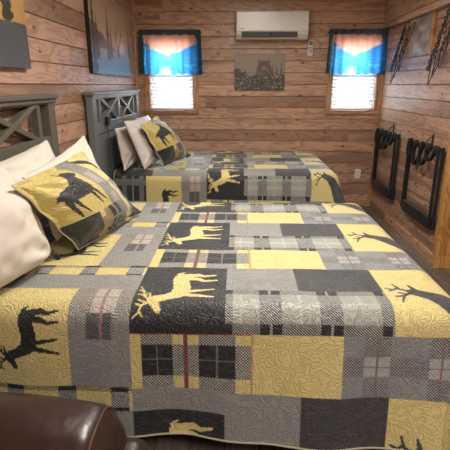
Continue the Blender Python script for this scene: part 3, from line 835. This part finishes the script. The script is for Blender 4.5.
# ------------------------------------------------------------------ pillows
def pillow(name, label, cat, corners, thick, mat, group=None, n=64, back=.55, seed=1, flange=0.0, colf=None, pinch=.05, zmin=.742, xmin=.108, power=.5, wr=.014, rnd=0.0):
    """corners: TL, TR, BR, BL in the world; puffs towards the viewer's side of the corner plane"""
    TL, TR, BR, BL = [np.array(c, float) for c in corners]
    e = np.linspace(0, 1, n); p, q = np.meshgrid(e, e, indexing='ij')
    # pull the edges in between the corners
    pp = p+(.5-p)*pinch*np.sin(PI*q)*1.0; qq = q+(.5-q)*pinch*np.sin(PI*p)*1.0
    if rnd:
        k_ = 1-rnd*((2*p-1)*(2*q-1))**4
        pp = .5+(pp-.5)*k_; qq = .5+(qq-.5)*k_
    base = ((1-pp)*(1-qq))[..., None]*TL+(pp*(1-qq))[..., None]*TR+(pp*qq)[..., None]*BR+((1-pp)*qq)[..., None]*BL
    nr = np.cross(TR-TL, BL-TL); nr = -nr/np.linalg.norm(nr)
    if nr[0] < 0 and abs(nr[0]) > .05: nr = -nr
    f = flange
    pi_ = np.clip((p-f)/(1-2*f), 0, 1); qi_ = np.clip((q-f)/(1-2*f), 0, 1)
    h = (np.sin(PI*pi_)*np.sin(PI*qi_))
    h = np.maximum(h, 0)**power
    W = wr*((vnoise(p+seed, q, 5, seed)-.5)*1.4+(vnoise(p, q+seed, 11, seed+3)-.5)*.7)
    # creases running in from the corners
    for (cx, cy) in ((0, 0), (1, 0), (0, 1), (1, 1)):
        ang = np.arctan2(q-cy, p-cx); rad = np.hypot(p-cx, q-cy)
        W = W+wr*.45*np.sin(ang*9+seed)*np.exp(-((rad-.25)/.18)**2)
    wav = np.where((pi_ <= 0) | (pi_ >= 1) | (qi_ <= 0) | (qi_ >= 1), .006*np.sin(p*23+seed)*np.sin(q*19+1), 0)
    up = base+nr*((h*thick*(1-back)*1.0+W*np.clip(h*3, 0, 1)+wav+.003))[..., None]
    dn = base-nr*((h*thick*back-wav+.003))[..., None]
    for a in (up, dn):
        a[..., 2] = np.maximum(a[..., 2], zmin); a[..., 0] = np.maximum(a[..., 0], xmin)
    P = np.concatenate([up.reshape(-1, 3), dn.reshape(-1, 3)])
    idx = np.arange(n*n).reshape(n, n)
    q1 = np.stack([idx[:-1, :-1], idx[1:, :-1], idx[1:, 1:], idx[:-1, 1:]], -1).reshape(-1, 4)
    q2 = q1[:, ::-1]+n*n
    ring = np.concatenate([idx[:, 0], idx[-1, 1:], idx[::-1, -1][1:], idx[0, ::-1][1:-1]])
    r2 = np.roll(ring, -1)
    q3 = np.stack([ring, ring+n*n, r2+n*n, r2], -1)
    F = np.concatenate([q1, q2, q3])
    ctr = P.mean(0); ctr[2] = P[:, 2].min()
    me = bpy.data.meshes.new(name)
    me.from_pydata((P-ctr).tolist(), [], F.tolist())
    bm = bmesh.new(); bm.from_mesh(me); bmesh.ops.recalc_face_normals(bm, faces=bm.faces); bm.to_mesh(me); bm.free()
    if colf is not None:
        c = colf(p, q)
        set_col(me, 'colA', np.concatenate([c.A.reshape(-1, 4), np.tile([*lin(DRK), 0], (n*n, 1))]))
        set_col(me, 'colB', np.concatenate([c.B.reshape(-1, 4)]*2))
        w_ = np.linalg.norm(TR-TL); h_ = np.linalg.norm(BL-TL)
        uvv = np.concatenate([np.stack([p*w_, q*h_], -1).reshape(-1, 2)]*2)
        li = np.empty(len(me.loops), np.int32); me.loops.foreach_get('vertex_index', li)
        l = me.uv_layers.new(name='UVMap'); l.data.foreach_set('uv', uvv[li].astype(np.float32).ravel())
    o = link(name, me, mat, smooth=True); o.location = ctr
    tag(o, label, cat, group)
    if flange and colf is not None:
        ringp = (up.reshape(-1, 3)[ring]+dn.reshape(-1, 3)[ring])/2-ctr
        b = MB(); b.tube([tuple(v) for v in ringp[::2]]+[tuple(ringp[0])], .0028, 6, False); b.build('piping', M['binding'], o, smooth=True)
    return o

def sham_pattern(p, q):
    c = Cloth(p.shape)
    c.hatch(np.ones_like(p, bool), DG, (180, 174, 160), 1.0)
    pc = p-.06*np.sin(q*PI)           # the seams bow a little
    c.solid((p < .50) & (q < .64), (216, 194, 116))
    c.solid((p < .50) & (q < .64) & doe((p-.10)/.43, (.615-q)/.54), (44, 44, 46))
    m = within(p, .50, .70)
    c.hatch(m, DG, (186, 180, 168), 1.0)
    c.solid(m & within(p, .55, .65) & (within(q, .18, .34) | within(q, .5, .64)), (176, 170, 160))
    m = p >= .70
    c.solid(m & (q < .38), YEL); c.solid(m & within(q, .38, .52), GRY)
    c.solid(m & (q < .30) & stroke(p, q, [(.71, .05), (.80, .09), (.92, .20), (.98, .28)], .02, .055), (50, 48, 48))
    c.solid(m & within(q, .52, 1.1), BLK); c.solid(within(p, .70, .78) & (q > .40), YEL)
    c.hatch(within(p, .78, .83) & (q > .4), BLK, WHT, 1.0)
    m = q >= .64
    c.solid(m & (p < .30), BLK)
    c.hatch(m & within(p, .30, .42), (120, 96, 74), (196, 170, 120), 1.0)
    c.solid(m & within(p, .30, .36) & (q < .74), YEL)
    c.solid(m & within(p, .42, .56), BLK)
    c.hatch(m & within(p, .42, .56) & ((np.abs(p-.49) < .008) | (np.abs(q-.82) < .012)), WHT, BLK, 1.0)
    c.hatch(m & within(p, .56, .70), BLK, (178, 172, 158), 1.0)
    return c

WP = 'white pillows on the beds'
# near bed: sham and three white pillows
pillow('pillow_sham', 'patchwork deer sham pillow leaning on white pillows of the near bed', 'pillow',
       [(.37, 1.70, 1.125), (.42, 2.36, 1.165), (.655, 2.64, .755), (.50, 1.98, .755)], .15, M['quilt'], 'patchwork deer shams', n=150, back=.22, flange=.045, colf=sham_pattern, pinch=.03, seed=4, wr=.012)
pillow('bed_pillow', 'big white pillow nearest the camera at the left edge of the near bed', 'pillow',
       [(.14, 1.22, 1.23), (.22, 1.92, 1.185), (.44, 1.86, .77), (.28, 1.22, .77)], .24, M['white_linen'], WP, back=.45, seed=2, pinch=.0, power=.6, rnd=.10, wr=.022)
pillow('bed_pillow', 'white pillow against the near headboard behind the big front pillow', 'pillow',
       [(.13, 1.85, 1.15), (.15, 2.58, 1.20), (.24, 2.56, .80), (.20, 1.86, .80)], .14, M['white_linen'], WP, back=.3, seed=6, pinch=.05)
pillow('bed_pillow', 'white pillow with a pointed corner directly behind the near patchwork sham', 'pillow',
       [(.27, 1.98, 1.10), (.30, 2.78, 1.205), (.48, 2.78, .77), (.36, 2.06, .77)], .10, M['white_linen'], WP, back=.3, seed=8, pinch=.07)
# far bed
pillow('pillow_sham', 'patchwork deer sham pillow leaning on white pillows of the far bed', 'pillow',
       [(.37, 4.12, 1.155), (.42, 4.64, 1.20), (.73, 4.93, .755), (.54, 4.27, .755)], .16, M['quilt'], 'patchwork deer shams', n=90, back=.22, flange=.045, colf=sham_pattern, pinch=.03, seed=4)
pillow('bed_pillow', 'white pillow standing on edge left of the far patchwork sham', 'pillow',
       [(.25, 3.98, 1.20), (.27, 4.66, 1.19), (.44, 4.70, .76), (.39, 4.09, .755)], .11, M['white_window_lit'], WP, back=.4, seed=3, pinch=.05)
pillow('bed_pillow', 'white pillow squeezed against the far headboard at the near corner', 'pillow',
       [(.15, 4.06, 1.13), (.15, 4.70, 1.13), (.24, 4.72, .77), (.22, 4.02, .755)], .13, M['white_window_lit'], WP, back=.4, seed=5, pinch=.05)
pillow('bed_pillow', 'white pillow with its tip showing between far headboard and sham', 'pillow',
       [(.17, 4.80, 1.17), (.17, 5.44, 1.16), (.27, 5.44, .77), (.27, 4.82, .77)], .15, M['white_window_lit'], WP, back=.4, seed=9, pinch=.05)

# ------------------------------------------------------------------ leather armchair
def rounded(mb, lo, hi, r, lumps=0, seed=0, seg=6, sub=True):
    b = bmesh.new(); bmesh.ops.create_cube(b, size=1)
    bmesh.ops.scale(b, vec=[hi[i]-lo[i] for i in range(3)], verts=b.verts)
    bmesh.ops.bevel(b, geom=list(b.edges), offset=r, segments=seg, affect='EDGES', profile=.5)
    bmesh.ops.translate(b, vec=[(hi[i]+lo[i])/2 for i in range(3)], verts=b.verts)
    return mb._merge(b)
t = thing('leather_armchair', 'brown leather armchair whose rounded arm fills the lower left corner', 'armchair', (.1, .62, 0))
def arm(yc):
    """padded arm running along x: a rounded section swept to a rounded front"""
    L, n, m = .855, 60, 32
    P = np.zeros((n, m, 3))
    for i in range(n):
        s = i/(n-1); x = s*L
        e = max(0, (s-.89)/.11); k = math.sqrt(max(0, 1-e**2.6)) if e < 1 else 0
        k = max(k, .0)
        hw = .165*(.35+.65*k); top = .405+.268*(.45+.55*k)+.055*math.sin(s*PI)-.03
        for j in range(m):
            th = 2*PI*j/m
            cy, cz = math.cos(th), math.sin(th)
            yy = hw*np.sign(cy)*abs(cy)**.70
            zz = (top-.40)*np.sign(cz)*abs(cz)**.70 if cz > 0 else .16*np.sign(cz)*abs(cz)**.5*k
            if e >= 1: yy *= .0; zz = zz
            xx = x-.03*e*abs(cz)
            P[i, j] = (xx, yc+yy, .40+zz)
    P = np.concatenate([P, P[:, :1]], 1)
    me = grid_mesh('arm', P)
    bm = bmesh.new(); bm.from_mesh(me); bmesh.ops.remove_doubles(bm, verts=bm.verts, dist=1e-5)
    bmesh.ops.holes_fill(bm, edges=[e for e in bm.edges if e.is_boundary], sides=0)
    bmesh.ops.recalc_face_normals(bm, faces=bm.faces); bm.to_mesh(me); bm.free()
    o = link('arm', me, M['leather'], t, smooth=True)
    ring = [tuple(v) for v in P[int(n*.925)][:m//2+3]]
    MB().tube([(x+.001, yc+(y-yc)*1.004, .40+(z-.40)*1.006) for x, y, z in ring], .0035, 6).build('welt', M['thread'], o, smooth=True)
    return o
for yc in (-.40, .34): arm(yc)
MB().box((0, -.55, .05), (.80, .50, .30), .03, 3).build('base', M['leather'], t, smooth=True)
mb = MB(); rounded(mb, (.18, -.26, .28), (.86, .19, .47), .06); mb.build('seat_cushion', M['leather'], t, smooth=True)
mb = MB(); rounded(mb, (-.08, -.52, .05), (.16, .46, .56), .07); mb.build('backrest', M['leather'], t, smooth=True)
mb = MB(); rounded(mb, (.74, .20, .06), (.905, .505, .50), .07); mb.build('arm_front', M['leather'], t, smooth=True)
mb = MB(); rounded(mb, (.74, -.545, .06), (.905, -.24, .50), .07); mb.build('arm_front', M['leather'], t, smooth=True)
for x in (.05, .75):
    for y in (-.48, .43): MB().box((x-.025, y-.025, 0), (x+.025, y+.025, .06), .005).build('foot', M['dark_base'], t)

# ------------------------------------------------------------------ luggage racks on the right wall
def rack(ya, yb, zb, zt, label, hook_label):
    """folded stand hanging flat on the wall; ya far side, yb near side"""
    t = thing('luggage_rack', label, 'luggage rack', (XR, (ya+yb)/2, zb), 'folded luggage racks on the right wall')
    w = (ya-yb)/2; H = zt-zb
    x1, x2 = -.035, -.062
    for k, (x, dy, sg) in enumerate(((x1, 0, 1), (x1, 0, -1), (x2, .018, 1), (x2, .018, -1))):
        y = sg*(w-dy)
        MB().bar((x, y, 0 if k < 2 else .03), (x, y*(1.0 if k < 2 else .985), H), .022, .027, .005, up=Vector((1, 0, 0))).build('leg', M['black'], t)
    MB().bar((x1, -w, .012), (x1, w, .012), .03, .024, .005).build('crossbar', M['black'], t)
    MB().bar((x2, -w+.04, .10), (x2, w-.04, .10), .03, .024, .005).build('crossbar', M['black'], t)
    MB().box((x2-.014, -w+.03, .0), (x1+.012, w-.03, .105), .02, 3).build('lower_shelf', M['black_fabric'], t, smooth=True)
    MB().bar((x1, -w, H-.03), (x1, w, H-.03), .02, .02, .005).build('top_bar', M['black'], t)
    for i in range(4):
        y = -w*.62+i*w*.41
        sag = (.11, .17, .19, .13)[i]
        pts = []
        for a in np.linspace(0, PI, 14):
            pts.append((x2-.012-.02*math.sin(a), y+.085*math.cos(a)*(-1)**i, H-.02-sag*math.sin(a)))
        b = MB()
        prev = None
        for p0, p1 in zip(pts, pts[1:]): b.bar(p0, p1, .012, .036, .002, up=Vector((1, 0, 0)))
        b.build('strap', M['black_strap'], t)
        kb = MB(); kb.box((x2-.026, y-.1, H-.055), (x2+.012, y-.05, H+.008), .01); kb.build('buckle', M['black_fabric'], t, smooth=True)
    hk = thing('wall_hook', hook_label, 'hook', (XR, (ya+yb)/2-.05, zt-.005), 'black hooks holding the racks')
    MB().box((-.008, -.014, -.03), (0, .014, .085), .003).build('plate', M['black'], hk)
    MB().tube([(-.006, 0, .06), (-.03, 0, .045), (-.05, 0, .02), (-.062, 0, -.02), (-.09, 0, -.012), (-.094, 0, .02)], .006, 8).build('prong', M['black'], hk, smooth=True)
rack(5.54, 4.84, .295, 1.01, 'black folded luggage rack hanging nearer the back corner', 'black hook above the luggage rack nearer the back corner')
rack(4.48, 3.77, .295, 1.01, 'black folded luggage rack hanging nearer the end post', 'black hook above the luggage rack nearer the end post')

# ------------------------------------------------------------------ cascading hanger strips on the right wall
def hanger_mesh(w, h):
    b = MB()
    b.tube([(0, 0, .0), (0, .0, .025), (0, .012, .045), (0, .03, .05), (0, .042, .038), (0, .042, .024)][::-1], .0028, 6)
    b.tube([(0, 0, 0), (0, -w/2, -h), (0, -w/2-.006, -h-.012), (0, -w/2+.01, -h-.02), (0, w/2-.01, -h-.02), (0, w/2+.006, -h-.012), (0, w/2, -h), (0, 0, 0)], .0036, 6)
    return b
WORD = ['topmost', 'second from the top', 'third from the top', 'fourth from the top', 'fifth from the top', 'lowest']
proto = None
def cascade(y0, z0, y1, z1, where):
    t = thing('hanger_strip', 'black ring chain strip slanting down the wall %s' % where, 'hanger strip', (XR, y0, z0), 'black hanger strips on the right wall')
    n = 20; v = Vector((0, y1-y0, z1-z0))
    c = MB()
    for i in range(n):
        p = v*(i/(n-1)); c.torus((-.05, p.y, p.z), .018, .0065, (1, .3 if i % 2 else -.3, 0), 10, 6)
    c.build('ring_chain', M['hanger'], t, smooth=True)
    MB().box((-.012, -.02, -.01), (0, .02, .06), .004).tube([(-.01, 0, .045), (-.05, 0, .04), (-.055, 0, .02)], .006, 8).build('hook', M['hanger'], t)
    global proto
    for i in range(6):
        p = v*(.10+.15*i)
        lab = 'black coat hanger %s on the strip %s' % (WORD[i], where)
        if proto is None:
            o = hanger_mesh(.34, .085).build('coat_hanger', M['hanger'], smooth=True); proto = o
        else:
            o = proto.copy(); COL.objects.link(o)
        ang = math.radians(-52+(4, -3, 7, -6, 2, -4)[i])
        hk = Matrix.Rotation(ang, 3, 'X') @ Vector((0, .03, .05))
        o.location = (XR-.032-.018*(i % 3), y0+p.y-hk.y, z0+p.z-hk.z)
        o.rotation_euler = (ang, 0, 0)
        tag(o, lab, 'hanger', 'black coat hangers on the right wall strips')
cascade(4.98, 2.06, 5.28, 1.66, 'beside the right window')
cascade(3.98, 2.08, 4.26, 1.64, 'above the end post')

# ------------------------------------------------------------------ light
w = bpy.data.worlds.new('World'); SC.world = w; w.use_nodes = True
nt = w.node_tree; bg = nt.nodes['Background']
tc = N(nt, 'ShaderNodeTexCoord'); sp = N(nt, 'ShaderNodeSeparateXYZ'); nt.links.new(tc.outputs['Generated'], sp.inputs[0])
sky = ramp(nt, math_(nt, 'ADD', math_(nt, 'MULTIPLY', sp.outputs[2], .5), .5), (.40, (.62, .66, .66, 1)), (.52, (.86, .94, 1, 1)), (.9, (.55, .75, 1, 1)))
nt.links.new(sky, bg.inputs[0]); bg.inputs[1].default_value = 42.0

def area(name, loc, rot, sx, sy, power, col, portal=False):
    l = bpy.data.lights.new(name, 'AREA'); l.shape = 'RECTANGLE'; l.size = sx; l.size_y = sy; l.energy = power; l.color = col
    if portal: l.cycles.is_portal = True
    o = bpy.data.objects.new(name, l); COL.objects.link(o); o.location = loc; o.rotation_euler = rot
    return o
for W in (W1, W2):
    area('window_portal', ((W[0]+W[1])/2, YB+.11, (W[2]+W[3])/2), (-PI/2, 0, 0), W[1]-W[0], W[3]-W[2], 1, (1, 1, 1), True)
area('ceiling_lamp_fill', (1.45, 2.25, ZC-.03), (0, 0, 0), .45, .45, 48, (1, .95, .87))
area('ceiling_lamp_fill', (1.45, 4.2, ZC-.03), (0, 0, 0), .45, .45, 18, (1, .96, .90))  # fill added overhead to lift the dim back of the room
area('camera_side_fill', (2.1, -.6, ZC-.03), (0, 0, 0), .6, .6, 58, (1, .99, .98))  # unseen fill added behind the camera for the bed front

# ------------------------------------------------------------------ camera
cam = bpy.data.cameras.new('camera'); cam.sensor_width = 36; cam.lens = 36; cam.clip_start = .02
co = bpy.data.objects.new('camera', cam); COL.objects.link(co)
TH = math.atan(140/450); YAW = math.atan(14*math.cos(TH)/450)
co.location = (1.25, 0, 1.5); co.rotation_euler = (PI/2-TH, 0, YAW)
SC.camera = co
SC.view_settings.view_transform = 'Standard'; SC.view_settings.look = 'None'; SC.view_settings.gamma = 1
SC.view_settings.exposure = 0.0
SC.cycles.use_denoising = True; SC.cycles.denoising_prefilter = 'NONE'
